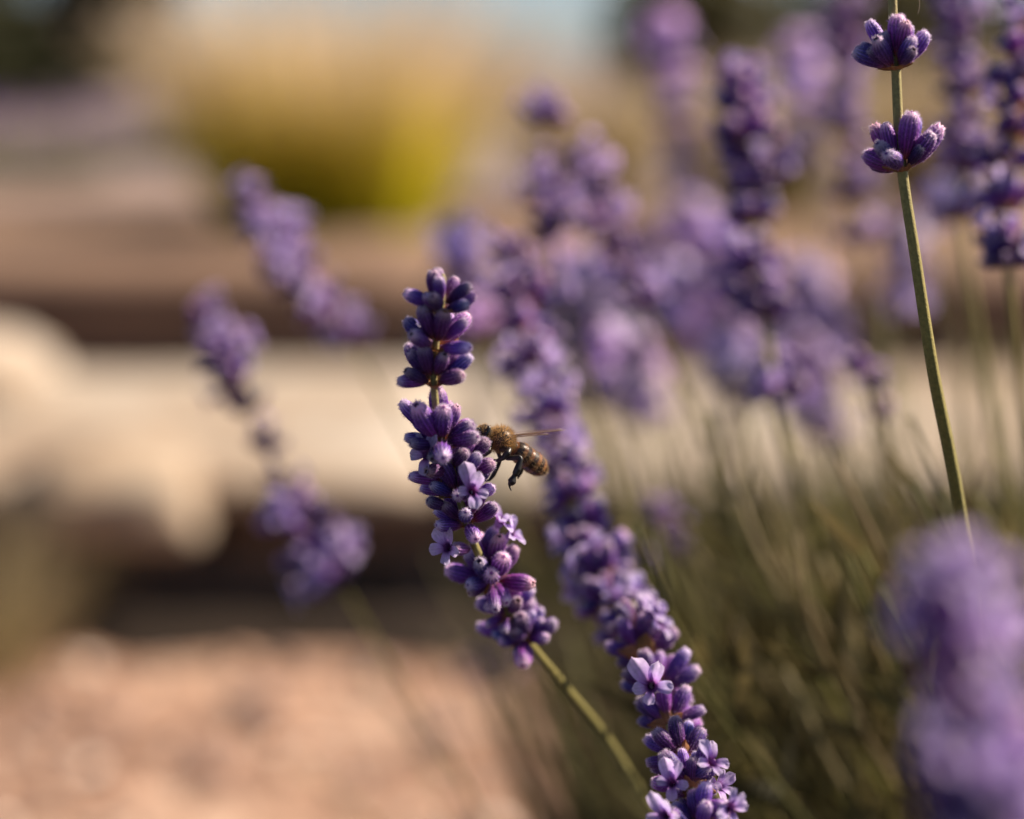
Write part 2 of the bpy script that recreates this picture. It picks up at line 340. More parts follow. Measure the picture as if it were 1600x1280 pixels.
STEM_COL = [(0, (0.33, 0.28, 0.13)), (0.10, (0.30, 0.245, 0.07)), (0.2, (0.19, 0.16, 0.035)), (0.45, (0.10, 0.09, 0.025)), (1, (0.07, 0.06, 0.02))]
GROUP = 'lavender stalks of the bush beside the path'
def deeper(D):
    return D if D < 0.36 and D > 0.25 else (D - 0.018 if D <= 0.25 else 0.36 + (D - 0.36) * 1.42)
def stalk(label, pts, root, whorls, thick=0.75, scale=1.0, n=13, flowers=(), extra=(), rate=0.12, far=False, seed=0, lift=0, fuzz=False, cyme=False, drop=0.16, push=True):
    """pts: (px, py, depth) from tip down; root on the ground; whorls: image heights of the rings along the stalk"""
    rg = random.Random(seed * 31 + 5)
    if push and (pts[0][2] > 0.36 or pts[0][2] < 0.25):
        d0 = pts[len(pts) // 2][2]; scale *= deeper(d0) / d0
        pts = [(a, b_, deeper(c_)) for a, b_, c_ in pts]; flowers = [(f[0], f[1], deeper(f[2]), *f[3:6], f[6] * deeper(f[2]) / f[2]) for f in flowers]
    up_pts = [at(*p) for p in pts]
    P, T = up_pts[-1], (up_pts[-1] - up_pts[-2]).normalized()
    Rt = Vector(root); dist = (Rt - P).length
    low = []
    for i in range(1, 9):
        t = i / 8; h00 = 2*t**3 - 3*t*t + 1; h10 = t**3 - 2*t*t + t; h01 = -2*t**3 + 3*t*t; h11 = t**3 - t*t
        low.append(P * h00 + T * dist * h10 + Rt * h01 + Vector((0, 0, -1)) * dist * 0.8 * h11)
    path = catmull(up_pts + low, 6)
    e = bpy.data.objects.new('lavender_stalk', None); COL.objects.link(e); e.location = Rt; e.empty_display_size = 0.02
    tag(e, label, 'lavender', GROUP)
    loc = [p - Rt for p in path]
    Ls = [0]
    for a, b_ in zip(path, path[1:]): Ls.append(Ls[-1] + (b_ - a).length)
    tot = Ls[-1]
    rad = [thick * 1.2 * MM * scale * lerp(0.62, 1.0, min(1, s / 0.10)) * lerp(1, 1.35, s / tot) for s in Ls]
    rad[0] *= 0.4
    V, F = tube(loc, rad, 12, True, 0.09)
    C = []
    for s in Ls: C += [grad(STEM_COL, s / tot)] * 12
    sm_ = mesh('stem', V, F, M['stem'], C)
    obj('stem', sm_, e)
    if fuzz:   # fine down along the upper stem
        V, F, C = [], [], []
        for _ in range(2600):
            s_ = rg.uniform(0, 0.13); i = max(k_ for k_ in range(len(Ls)) if Ls[k_] <= s_); i = min(i, len(loc) - 2)
            t_ = (s_ - Ls[i]) / max(1e-6, Ls[i + 1] - Ls[i]); p_ = loc[i].lerp(loc[i + 1], t_); x_, y_, z_ = frame(loc[i] - loc[i + 1]); a_ = rg.uniform(0, 6.283)
            n_ = x_ * math.cos(a_) + y_ * math.sin(a_); p_ = p_ + n_ * rad[i] * .95; d_ = (n_ + z_ * rg.uniform(-.3, .6)).normalized(); b0 = len(V)
            V += [p_ - z_ * .015 * MM, p_ + z_ * .015 * MM, p_ + d_ * rg.uniform(.12, .3) * MM]; F.append((b0, b0 + 1, b0 + 2)); C += [(0.62, 0.50, 0.24)] * 3
        o = obj('stem_down', mesh('stem_down', V, F, M['down'], C), e); o['kind'] = 'stuff'
    prj = [proj(p) for p in path]
    for wi, wy in enumerate(whorls):
        ws, cnt = 1.0, n
        if isinstance(wy, tuple): wy, ws, cnt = wy[0], wy[1], (wy[2] if len(wy) > 2 else n)
        idx = next((i for i in range(len(prj) - 1) if prj[i][1] <= wy < prj[i + 1][1]), None)
        if idx is None: continue
        f = (wy - prj[idx][1]) / (prj[idx + 1][1] - prj[idx][1])
        c = loc[idx].lerp(loc[idx + 1], f); ax = (loc[idx] - loc[idx + 1]).normalized()
        S = scale * ws
        ax = (ax + Vector((rg.gauss(0, .1), rg.gauss(0, .1), 0))).normalized()
        X, Y, Z = frame(ax, Vector((0, 1, 0)))
        ph = rg.uniform(0, 6.28)
        if far:
            obj('whorl', rg.choice(WHORLS), e, c, quat(ax, Vector((0, 1, 0)), ph), S * rg.uniform(0.9, 1.1)); continue
        for s in range(5):
            a = ph + 1.2566 * s + rg.uniform(-.2, .2); rd = X * math.cos(a) + Y * math.sin(a); e_ = R(rg.uniform(5, 32))
            yb = rd * math.cos(e_) + ax * math.sin(e_); xb = yb.cross(ax).normalized(); zb = xb.cross(yb)
            obj('bract', rg.choice(BRACTS), e, c + rd * 0.5 * MM * S - ax * 0.55 * MM * S, Matrix((xb, yb, zb)).transposed().to_quaternion(), S * rg.uniform(0.6, 0.95) * (1.0 if s < 2 else 0.7))
        n_out = round(cnt * 0.6)
        for q in range(cnt):
            outer = q < n_out
            az = ph + 2 * math.pi * (q + (0 if outer else 0.5)) / (n_out if outer else cnt - n_out) + rg.uniform(-.35, .35)
            if cyme: az = (q % 2) * math.pi + rg.uniform(-1.3, 1.3)
            elif rg.random() < drop: continue
            el = R((rg.uniform(12, 44) if outer else rg.uniform(50, 76)) + lift)
            rd = X * math.cos(az) + Y * math.sin(az)
            d = rd * math.cos(el) + ax * math.sin(el)
            op = rg.random() < 0.2
            s = S * rg.uniform(0.72, 1.14) * (1 if outer else 1.04)
            p0 = c + rd * (1.0 if outer else 0.8) * MM * S + ax * (0.2 if outer else 1.3) * MM * S
            me = rg.choice(OPENS if op else BUDS)
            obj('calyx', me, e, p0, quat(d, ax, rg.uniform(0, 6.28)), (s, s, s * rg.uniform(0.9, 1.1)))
            if rg.random() < rate:
                add_flower(e, p0 + d * 6.8 * MM * s, (d + Vector((0, 0, .15))).normalized(), Vector((0, 0, 1)), rg, S * rg.uniform(0.8, 1.0), rg.uniform(55, 80))
    for (px, py, D, fr, fu, fc, s) in flowers:   # facing given as right, up, towards the path
        face = (RIGHT * fr + UP * fu - FWD * fc).normalized()
        p = at(px, py, D) - Rt
        add_flower(e, p, face, UP, rg, s, 72)
        obj('calyx', rg.choice(OPENS), e, p - face * 6.3 * MM * s, quat(face), s * 0.9)
    for (bx, by, tx, ty, D) in extra:
        b0, t0 = at(bx, by, D + .003) - Rt, at(tx, ty, D) - Rt
        obj('calyx', rg.choice(BUDS + OPENS[:1]), e, b0, quat(t0 - b0, roll=rg.uniform(0, 6)), (.95, .95, (t0 - b0).length / .0057))
    return e

# ------------------------------------------------------------------ setting: path, terraces, far ground
def sheet(name, x0, x1, nx, ys, zf, material, amp=0.0, fr=6.0):
    V, F = [], []
    for j, y in enumerate(ys):
        for i in range(nx + 1):
            x = lerp(x0, x1, i / nx)
            z = zf(x, y) + amp * noise.fractal(Vector((x * fr, y * fr, 1.7)), 0.7, 2.0, 5)
            V.append((x, y, z))
    for j in range(len(ys) - 1):
        for i in range(nx): a = j * (nx + 1) + i; F.append((a, a + 1, a + nx + 2, a + nx + 1))
    o = obj(name, mesh(name, V, F, material)); tag(o, None, None, None, 'structure'); return o
STEP1_Y, STEP1_Z, STEP2_Y, STEP2_Z = 1.725, 0.130, 2.40, 0.216
rows = lambda a, b, n: [lerp(a, b, i / n) for i in range(n + 1)]
sheet('path', -2.5, 2.5, 140, rows(-1.2, 1.9, 90), lambda x, y: 0.0, M['path'], 0.010, 7)
def shade_sheet_z(x, y):
    m_ = min(1, max(0, (1.12 - y + 0.04 * math.sin(x * 9)) / 0.06)); m2 = min(1, max(0, (x - 0.20 + 0.03 * math.sin(y * 17)) / 0.06))  # near part: unseen dark ground added to cut bounce light on the flowers
    m3 = min(1, max(0, (y - 1.64 + 0.30 * (x + 0.37) + 0.03 * math.sin(x * 13)) / 0.05))  # shade at the wall foot, put in as a dark strip
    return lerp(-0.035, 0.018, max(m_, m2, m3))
sheet('shade_sheet', -2.4, 2.4, 160, rows(-1.1, 1.72, 110), shade_sheet_z, M['shade_dark'], 0.010, 8)  # added dark sheet: unseen near ground, plus painted shade along the wall
sheet('terrace_soil', -3, 3, 90, rows(2.5, 4.2, 40), lambda x, y: STEP2_Z - 0.004 + 0.0 * y, M['soil'], 0.012, 6)
def far_z(x, y): return STEP2_Z - 0.012 + max(0, y - 6) * 0.0006
sheet('ground', -400, 400, 60, rows(4.1, 12, 16) + [16, 24, 40, 70, 120, 250, 600], far_z, M['gravel_soil'], 0.0)
sheet('terrace_bed', -3, 3, 8, rows(1.95, 2.45, 4), lambda x, y: 0.10, M['soil'], 0.0)

def rough_block(name, size, seed, material, rough=0.006, bev=0.02, cuts=7):
    bm = bmesh.new(); bmesh.ops.create_cube(bm, size=1.0)
    bmesh.ops.subdivide_edges(bm, edges=bm.edges[:], cuts=cuts, use_grid_fill=True)
    sx, sy, sz = size
    for v in bm.verts:
        p = Vector((v.co.x * sx, v.co.y * sy, v.co.z * sz))
        h = Vector((sx / 2 - bev, sy / 2 - bev, sz / 2 - bev))
        cl = Vector([max(-h[i], min(h[i], p[i])) for i in range(3)])
        dlt = p - cl
        if dlt.length > 1e-6: p = cl + dlt.normalized() * min(dlt.length, bev)
        nz = noise.fractal(p * 9 + Vector((seed * 3.1, 0, 0)), 0.8, 2, 4)
        p += p.normalized() * nz * rough
        v.co = p
    me = bpy.data.meshes.new(name); bm.to_mesh(me); bm.free()
    me.polygons.foreach_set('use_smooth', [True] * len(me.polygons)); me.materials.append(material)
    return obj(name, me)
xs = [-1.62, -0.83, -0.06, 0.78, 1.50]
step_labels = ['cream stone step slab behind the sandstone boulders', 'cream stone step slab behind the bee and the leaning lavender',
               'cream stone step slab behind the lavender bush stems', 'cream stone step slab past the far side of the bush']
for i in range(4):
    w = xs[i + 1] - xs[i] - 0.012
    o = rough_block('step_slab', (w, STEP2_Y - STEP1_Y + 0.04, 0.024), i, M['stone'], 0.004, 0.010, 13)
    for v in o.data.vertices:   # broken, wavering front edge and an uneven top
        fr_ = max(0, -v.co.y / 0.38); v.co.y += fr_ ** 3 * 0.035 * noise.noise(Vector(((v.co.x + xs[i]) * 6, 0, 3.3)))
        v.co.z += 0.010 * noise.noise(Vector((v.co.x * 5 + i * 7, v.co.y * 5, 0)))
    o.location = ((xs[i] + xs[i + 1]) / 2, (STEP1_Y + STEP2_Y) / 2 + 0.02 + (0, 0.0, 0.012, -.01)[i], STEP1_Z - 0.012); o.rotation_euler.z = R((0.5, -0.6, 0.8, 0)[i])
    tag(o, step_labels[i], 'stone slab', 'cream slabs of the step')
wall = bpy.data.objects.new('low_wall', None); COL.objects.link(wall); wall.location = (0, STEP1_Y + 0.125, 0)
tag(wall, 'low dry wall of dark brown stones under the cream step slabs', 'wall')
k = 0
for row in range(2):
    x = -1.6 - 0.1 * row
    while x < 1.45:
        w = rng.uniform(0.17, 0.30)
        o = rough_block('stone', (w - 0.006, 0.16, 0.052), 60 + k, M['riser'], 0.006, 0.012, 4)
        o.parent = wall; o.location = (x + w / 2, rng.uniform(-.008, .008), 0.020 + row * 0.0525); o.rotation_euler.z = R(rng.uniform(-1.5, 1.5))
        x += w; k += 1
ex = [-1.75, -1.2, -0.72, -0.1, 0.5, 1.15, 1.75]
elab = ['brown edging stone at the outer end of the upper terrace', 'brown edging stone behind the pale boulder', 'brown edging stone below the tall straw grass clump',
        'brown edging stone behind the bee', 'brown edging stone behind the tall upright lavender', 'brown edging stone past the bush']
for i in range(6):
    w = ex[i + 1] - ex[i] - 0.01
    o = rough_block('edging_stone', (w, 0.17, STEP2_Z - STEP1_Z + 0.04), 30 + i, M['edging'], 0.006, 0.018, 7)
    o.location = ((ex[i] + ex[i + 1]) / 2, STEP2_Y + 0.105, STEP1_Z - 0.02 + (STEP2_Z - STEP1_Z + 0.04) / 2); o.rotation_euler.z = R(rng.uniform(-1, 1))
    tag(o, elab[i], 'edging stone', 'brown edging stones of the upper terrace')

def boulder(label, c, size, seed, rotz=0, material=None, flat=0.7):
    bm = bmesh.new(); bmesh.ops.create_icosphere(bm, subdivisions=4, radius=1.0)
    for v in bm.verts:
        p = v.co.copy()
        q = Vector([math.copysign(abs(t) ** flat, t) for t in p])
        q *= 1 + 0.22 * noise.noise(p * 1.1 + Vector((seed, 0, 0))) + 0.06 * noise.fractal(p * 4 + Vector((0, seed, 0)), 0.8, 2, 4)
        v.co = Vector((q.x * size[0] * .5, q.y * size[1] * .5, max(-0.45, q.z * 0.5) * size[2]))
    me = bpy.data.meshes.new('boulder'); bm.to_mesh(me); bm.free()
    me.polygons.foreach_set('use_smooth', [True] * len(me.polygons)); me.materials.append(material or M['boulder'])
    o = obj('boulder', me); o.location = c; o.rotation_euler.z = R(rotz)
    tag(o, label, 'boulder', 'boulders at the step'); return o
boulder('rounded sandstone boulder set into the wall under the slab edge', (-0.35, 1.74, 0.120), (0.15, 0.20, 0.085), 3.3, 10)
boulder('pale flat-topped boulder lying on the stone step', (-0.655, 2.16, STEP1_Z + 0.032), (0.28, 0.20, 0.09), 5.7, -5, M['stone'])

# loose pebbles on the path
V, F, C = [], [], []
for _ in range(2600):
    y = rng.uniform(0.75, 1.62); x = rng.uniform(-0.62, 0.5) * (y / 1.2); r = rng.uniform(1.5, 6) * MM * (2.6 if rng.random() < 0.05 else 1)
    z = 0.010 * noise.fractal(Vector((x * 7, y * 7, 1.7)), 0.7, 2.0, 5); b0 = len(V)
    t = (1 + 5 ** .5) / 2; a0 = rng.uniform(0, 6.28)
    for v in [(-1, t, 0), (1, t, 0), (-1, -t, 0), (1, -t, 0), (0, -1, t), (0, 1, t), (0, -1, -t), (0, 1, -t), (t, 0, -1), (t, 0, 1), (-t, 0, -1), (-t, 0, 1)]:
        q = Vector(v).normalized() * r * rng.uniform(0.8, 1.2); q = Quaternion((0, 0, 1), a0) @ Vector((q.x * 1.3, q.y, q.z * 0.65)); V.append(q + Vector((x, y, z + r * 0.35)))
    F += [tuple(b0 + k for k in f) for f in [(0, 11, 5), (0, 5, 1), (0, 1, 7), (0, 7, 10), (0, 10, 11), (1, 5, 9), (5, 11, 4), (11, 10, 2), (10, 7, 6), (7, 1, 8), (3, 9, 4), (3, 4, 2), (3, 2, 6), (3, 6, 8), (3, 8, 9), (4, 9, 5), (2, 4, 11), (6, 2, 10), (8, 6, 7), (9, 8, 1)]]
    cc = rng.choice([(0.45, 0.28, 0.19), (0.55, 0.38, 0.27), (0.72, 0.60, 0.50), (0.30, 0.2, 0.16), (0.2, 0.14, 0.13)]); C += [cc] * 12
o = obj('gravel', mesh('gravel', V, F, M['pebble'], C)); tag(o, 'loose peach and grey pebbles strewn over the sandy path', 'gravel', None, 'stuff')

# ------------------------------------------------------------------ background plants
def blades(V, F, C, n, base, rad, lmin, lmax, spread, w, stops, seed, droop=0.5, taper=0.25):
    rg = random.Random(seed)
    for _ in range(n):
        a = rg.uniform(0, 6.283); r0 = rad * math.sqrt(rg.random()); p = Vector((base[0] + r0 * math.cos(a), base[1] + r0 * math.sin(a), base[2]))
        L = rg.uniform(lmin, lmax); lean = spread * rg.random() ** 0.7; az = a + rg.uniform(-.7, .7)
        d = Vector((math.cos(az) * math.sin(lean), math.sin(az) * math.sin(lean), math.cos(lean)))
        sd = d.cross(Vector((rg.uniform(-1, 1), rg.uniform(-1, 1), 0.1))).normalized(); sg = 6; b0 = len(V); tone = rg.uniform(0.75, 1.25)
        for i in range(sg + 1):
            t = i / sg; q = p + d * L * t + Vector((math.cos(az), math.sin(az), -1.0)) * L * droop * 0.35 * t * t * (0.3 + math.sin(lean))
            ww = w * (1 - (1 - taper) * t)
            V += [q - sd * ww, q + sd * ww]; c = tuple(x * tone for x in grad(stops, t)); C += [c, c]
        for i in range(sg): F.append((b0 + 2 * i, b0 + 2 * i + 1, b0 + 2 * i + 3, b0 + 2 * i + 2))
STRAW = [(0, (0.46, 0.42, 0.03)), (0.4, (0.54, 0.45, 0.08)), (0.7, (0.60, 0.48, 0.26)), (1, (0.66, 0.55, 0.40))]
DULL = [(0, (0.28, 0.22, 0.08)), (0.4, (0.36, 0.28, 0.14)), (1, (0.46, 0.37, 0.24))]
def grass_clump(label, x, y, z, s, seed, nb=1300, ng=1500, green=((0.50, 0.50, 0.02), (0.62, 0.56, 0.03)), dull=False):
    e = bpy.data.objects.new('grass_clump', None); COL.objects.link(e); e.location = (x, y, z)
    tag(e, label, 'ornamental grass', 'straw grass clumps behind the terrace')
    V, F, C = [], [], []
    blades(V, F, C, nb, (0, 0, 0), 0.12 * s, 0.28 * s, 0.52 * s, 0.58, 0.0013 * s, DULL if dull else STRAW, seed, 0.5, 0.8)
    o = obj('plume', mesh('plume', V, F, M['straw'], C), e); o['kind'] = 'stuff'
    V, F, C = [], [], []
    blades(V, F, C, ng, (0, 0, 0), 0.18 * s, 0.16 * s, 0.40 * s, 0.52, 0.0020 * s, [(0, green[0]), (0.6, green[1]), (1, (0.60, 0.48, 0.12))], seed + 1, 0.6, 0.2)
    o = obj('leaf_tuft', mesh('leaf_tuft', V, F, M['straw'], C), e); o['kind'] = 'stuff'
    return e
gz = STEP2_Z - 0.01
grass_clump('tall straw grass clump with bright yellow green base on the upper terrace', -0.31, 3.45, gz, 1.0, 1)
G2 = ((0.24, 0.2, 0.07), (0.34, 0.27, 0.13))
grass_clump('low straw grass clump behind the bee and leaning lavender', 0.16, 4.1, gz, 0.62, 2, 1300, 250, G2, True)
grass_clump('low straw grass clump behind the tall upright lavender stalks', 0.48, 3.8, gz, 0.66, 3, 1300, 250, G2, True)
grass_clump('low straw grass clump behind the two-ringed lavender stalk', 0.86, 4.0, gz, 0.70, 4, 1300, 250, G2, True)
grass_clump('low straw grass clump at the far end of the terrace', 1.22, 4.2, gz, 0.7, 5, 1000, 250, G2, True)
grass_clump('dry grass tuft on the path against the low wall', -0.435, 1.56, 0.0, 0.36, 6, 260, 160, ((0.24, 0.17, 0.10), (0.36, 0.27, 0.18)), True)

# far lavender clumps: leafy mound and simple flower spikes
def far_spike_mesh():
    rg = random.Random(3); V, F, C = [], [], []
    V, F = tube([Vector((0, 0, 0)), Vector((0, 0, 0.2))], [0.0012, 0.001], 4); C = [(0.2, 0.19, 0.08)] * len(V)
    for w in range(5):
        for q in range(7):
            az = q * 0.9 + w; el = R(35); d = Vector((math.cos(az) * math.cos(el), math.sin(az) * math.cos(el), math.sin(el)))
            p = Vector((0, 0, 0.19 + w * 0.011)); x, y, z = frame(d); b0 = len(V)
            V += [p, p + d * .004 + x * .002, p + d * .004 - x * .001 + y * .0017, p + d * .004 - x * .001 - y * .0017, p + d * .0085]
            F += [(b0, b0 + 1, b0 + 2), (b0, b0 + 2, b0 + 3), (b0, b0 + 3, b0 + 1), (b0 + 4, b0 + 2, b0 + 1), (b0 + 4, b0 + 3, b0 + 2), (b0 + 4, b0 + 1, b0 + 3)]
            C += [(0.30, 0.17, 0.48)] * 5
    return mesh('far_spike', V, F, M['petal'], C)
FAR_SPIKE = far_spike_mesh()
LEAFC = [(0, (0.09, 0.10, 0.045)), (1, (0.17, 0.17, 0.09))]
def lavender_clump(label, x, y, z, rad, h, seed, ns=190):
    rg = random.Random(seed)
    e = bpy.data.objects.new('lavender_clump', None); COL.objects.link(e); e.location = (x, y, z)
    tag(e, label, 'lavender', 'lavender clumps beyond the terrace')
    V, F, C = [], [], []
    blades(V, F, C, 900, (0, 0, 0), rad * .8, h * .3, h * .6, 0.8, 0.0025, [(0, (0.12, 0.12, 0.06)), (1, (0.24, 0.23, 0.15))], seed, 0.2)
    o = obj('foliage', mesh('foliage', V, F, M['leaf'], C), e); o['kind'] = 'stuff'
    for _ in range(ns):
        a = rg.uniform(0, 6.283); r0 = rad * math.sqrt(rg.random()); lean = 0.55 * r0 / rad + rg.uniform(-.1, .1)
        obj('flower_spike', FAR_SPIKE, e, (r0 * math.cos(a) * .7, r0 * math.sin(a) * .7, 0), quat(Vector((math.cos(a) * math.sin(lean), math.sin(a) * math.sin(lean), math.cos(lean)))), h / 0.245 * rg.uniform(0.8, 1.05))
for i, (x, y, rd, h, lb) in enumerate([(-1.25, 5.0, 0.30, 0.20, 'low far lavender clump at the foot of the dark shrub'), (-1.75, 5.5, 0.32, 0.21, 'far lavender clump at the outer end of the row'),
                                       (-0.95, 5.9, 0.25, 0.19, 'smaller far lavender clump beside the straw grass')]):
    lavender_clump(lb, x, y, gz, rd, h, 50 + i)

def shrub(label, x, y, z, r, h, seed, stops, n=2600, leaf=0.05, trunk=0.25):
    rg = random.Random(seed)
    e = bpy.data.objects.new('shrub', None); COL.objects.link(e); e.location = (x, y, z); tag(e, label, 'shrub', 'shrubs of the far hedge')
    V, F, C = [], [], []
    tube([Vector((0, 0, -0.02)), Vector((0.03 * r, 0, h * .35)), Vector((0, 0.05 * r, h * .75))], [0.06 * r, 0.045 * r, 0.015 * r], 8, True, 0, V, F)
    for q in range(5):
        a = q * 1.256; tube([Vector((0, 0, h * .2)), Vector((math.cos(a) * r * .6, math.sin(a) * r * .6, h * .6))], [0.03 * r, 0.008 * r], 6, True, 0, V, F)
    obj('trunk', mesh('trunk', V, F, M['bark']), e)
    V, F, C = [], [], []
    lobes = [(Vector((rg.uniform(-.55, .55) * r, rg.uniform(-.55, .55) * r, h * rg.uniform(trunk, .8))), r * rg.uniform(.35, .6)) for _ in range(9)]
    for _ in range(n):
        c, lr = rg.choice(lobes)
        d = Vector((rg.gauss(0, 1), rg.gauss(0, 1), rg.gauss(0, 1))).normalized() * lr * rg.random() ** .4; p = c + Vector((d.x, d.y, d.z * .8))
        x1, y1, z1 = frame(Vector((rg.gauss(0, 1), rg.gauss(0, 1), rg.gauss(0, 1) + .4))); L = leaf * rg.uniform(.6, 1.3); b0 = len(V)
        V += [p - x1 * L, p + y1 * L * .45, p + x1 * L, p - y1 * L * .45]; F.append((b0, b0 + 1, b0 + 2, b0 + 3))
        c_ = lc(stops[0], stops[1], rg.random()); C += [c_] * 4
    o = obj('crown', mesh('crown', V, F, M['leaf'], C), e); o['kind'] = 'stuff'
DARK = ((0.035, 0.042, 0.015), (0.085, 0.085, 0.03)); OLV = ((0.07, 0.07, 0.025), (0.14, 0.12, 0.045))
shrub('big dark evergreen shrub rising behind the far lavender', -2.75, 11.0, 0.2, 1.15, 1.9, 71, DARK, 9000, 0.085, 0.05)
shrub('olive shrub next to the big dark evergreen', -4.6, 13.5, 0.2, 1.2, 1.7, 72, OLV, 3600, 0.07, 0.12)
for i, (x, y, r, h, lb) in enumerate([(1.35, 13.0, .85, .80, 'low olive hedge shrub behind the straw grass gap'), (2.6, 13.5, 1.0, .98, 'olive hedge shrub behind the upright lavender stalks'),
                                      (4.2, 13.0, 1.1, 1.1, 'olive hedge shrub behind the two-ringed lavender stalk'), (5.6, 14.0, 1.1, 1.2, 'olive hedge shrub at the outer end of the hedge')]):
    shrub(lb, x, y, 0.2, r, h, 80 + i, OLV, 3000, 0.07, 0.15)

# ------------------------------------------------------------------ the near lavender bush
BUSH = Vector((0.19, 0.68, 0.0))
def root_at(dx, dy): return (BUSH.x + dx, BUSH.y + dy, 0.0)
e = bpy.data.objects.new('lavender_bush', None); COL.objects.link(e); e.location = BUSH
tag(e, 'leafy lavender bush at the path edge with many bare olive stems', 'lavender')
STEMS = []
for s in range(6):
    rg = random.Random(200 + s); p0 = Vector((0, 0, 0)); L = 0.42
    path = [Vector((0.05 * (i / 10) ** 2 * rg.uniform(.8, 1.2), 0.012 * math.sin(i * .5 + s), L * i / 10)) for i in range(11)]
    V, F = tube(path, [lerp(1.1, 0.55, i / 10) * MM for i in range(11)], 8, True, 0.08)
    C = []
    tip = [(0.50, 0.41, 0.22), (0.17, 0.15, 0.05), (0.24, 0.22, 0.05), (0.36, 0.29, 0.14), (0.13, 0.12, 0.035), (0.2, 0.19, 0.06)][s]; lk = (2.2, .8, 1.6, 1.0, .8, 1.2)[s]
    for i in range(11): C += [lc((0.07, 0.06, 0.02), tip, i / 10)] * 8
    for k in range(10):   # narrow leaves in pairs on the lower half
        h = L * (0.12 + 0.05 * k); az = k * 1.6 + s
        for sgn in (0, math.pi):
            d = Vector((math.cos(az + sgn) * .6, math.sin(az + sgn) * .6, .8)).normalized(); sd = d.cross(Vector((0, 0, 1))).normalized()
            b0 = len(V); q = Vector((0.05 * (h / L) ** 2, 0, h)); ll = rg.uniform(22, 38) * MM
            for t, w in ((0, .6), (.35, 1.6), (.7, 1.3), (1, .15)):
                r_ = q + d * ll * t + Vector((0, 0, -ll * .25 * t * t)); V += [r_ - sd * w * MM, r_ + sd * w * MM]; C += [tuple(q_ * lk for q_ in lc((0.05, 0.043, 0.015), (0.13, 0.11, 0.04), t))] * 2
            for i in range(3): F.append((b0 + 2 * i, b0 + 2 * i + 1, b0 + 2 * i + 3, b0 + 2 * i + 2))
    STEMS.append(mesh('leafy_stem', V, F, M['stem'], C))
for i in range(390):
    a = rng.uniform(0, 6.283); r0 = 0.13 * math.sqrt(rng.random()); lean = rng.uniform(0.0, 0.75); az = a + rng.uniform(-.6, .6)
    if math.cos(az) < 0.2 and lean > .3 and rng.random() < 0.3: lean *= 0.7
    d = Vector((math.cos(az) * math.sin(lean), math.sin(az) * math.sin(lean), math.cos(lean)))
    sc = rng.uniform(0.55, 1.02)
    tip = BUSH + Vector((r0 * math.cos(a), r0 * math.sin(a), 0)) + d * 0.42 * sc
    if tip.y < 0.40: sc *= 0.6
    if proj(tip)[0] < 930 and rng.random() < 0.9: continue
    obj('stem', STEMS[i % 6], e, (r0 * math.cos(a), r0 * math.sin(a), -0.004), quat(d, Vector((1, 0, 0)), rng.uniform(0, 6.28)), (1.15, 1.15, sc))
for i in range(56):   # nearer stems on the path side, bare above, leafy below
    px, py, D = rng.uniform(960, 1560), rng.uniform(640, 1060), rng.uniform(.38, .52)
    if px < 1100: py = max(py, 820)
    T0 = at(px, py, D); T1 = at(px + rng.uniform(60, 130), py + 230, D + rng.uniform(.0, .02)); Rt = Vector(root_at(rng.uniform(-.05, .07), rng.uniform(-.2, -.05)))
    path = catmull([T0, T1, T1.lerp(Rt, .35) + Vector((0.012, 0, 0.03)), T1.lerp(Rt, .7) + Vector((.01, 0, .02)), Rt], 5); path = [p - BUSH for p in path]; n_ = len(path)
    V, F = tube(path, [lerp(.5, 1.0, k_ / n_) * MM for k_ in range(n_)], 7)
    tip = rng.choice([(0.50, 0.41, 0.22), (0.16, 0.15, 0.04), (0.26, 0.24, 0.05), (0.36, 0.28, 0.13), (0.12, 0.11, 0.03)]); C = []
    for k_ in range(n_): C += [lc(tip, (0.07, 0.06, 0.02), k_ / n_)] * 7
    for k_ in range(5, n_ - 6):
        for sg_ in (-1, 1):
            ax_ = (path[k_] - path[k_ + 1]).normalized(); x_, y_, z_ = frame(ax_); a_ = rng.uniform(0, 6.28); d_ = ((x_ * math.cos(a_) + y_ * math.sin(a_)) * .5 * sg_ + ax_).normalized(); sd_ = d_.cross(Vector((rng.uniform(-1, 1), 1, .3))).normalized(); ll = rng.uniform(14, 34) * MM; b0 = len(V); lk = rng.uniform(.5, 2.2)
            for t, w in ((0, .5), (.35, 1.4), (.7, 1.1), (1, .15)):
                q_ = path[k_] + d_ * ll * t; V += [q_ - sd_ * w * MM, q_ + sd_ * w * MM]; C += [tuple(v_ * lk for v_ in lc((0.05, 0.042, 0.015), (0.13, 0.108, 0.04), t))] * 2
            for u_ in range(3): F.append((b0 + 2 * u_, b0 + 2 * u_ + 1, b0 + 2 * u_ + 3, b0 + 2 * u_ + 2))
    obj('leafy_stem', mesh('leafy_stem', V, F, M['leaf'], C), e)
V, F, C = [], [], []
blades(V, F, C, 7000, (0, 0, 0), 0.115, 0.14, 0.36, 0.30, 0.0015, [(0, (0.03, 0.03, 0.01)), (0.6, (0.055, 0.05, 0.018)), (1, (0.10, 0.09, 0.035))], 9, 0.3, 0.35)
o = obj('foliage', mesh('foliage', V, F, M['leaf'], C), e); o['kind'] = 'stuff'

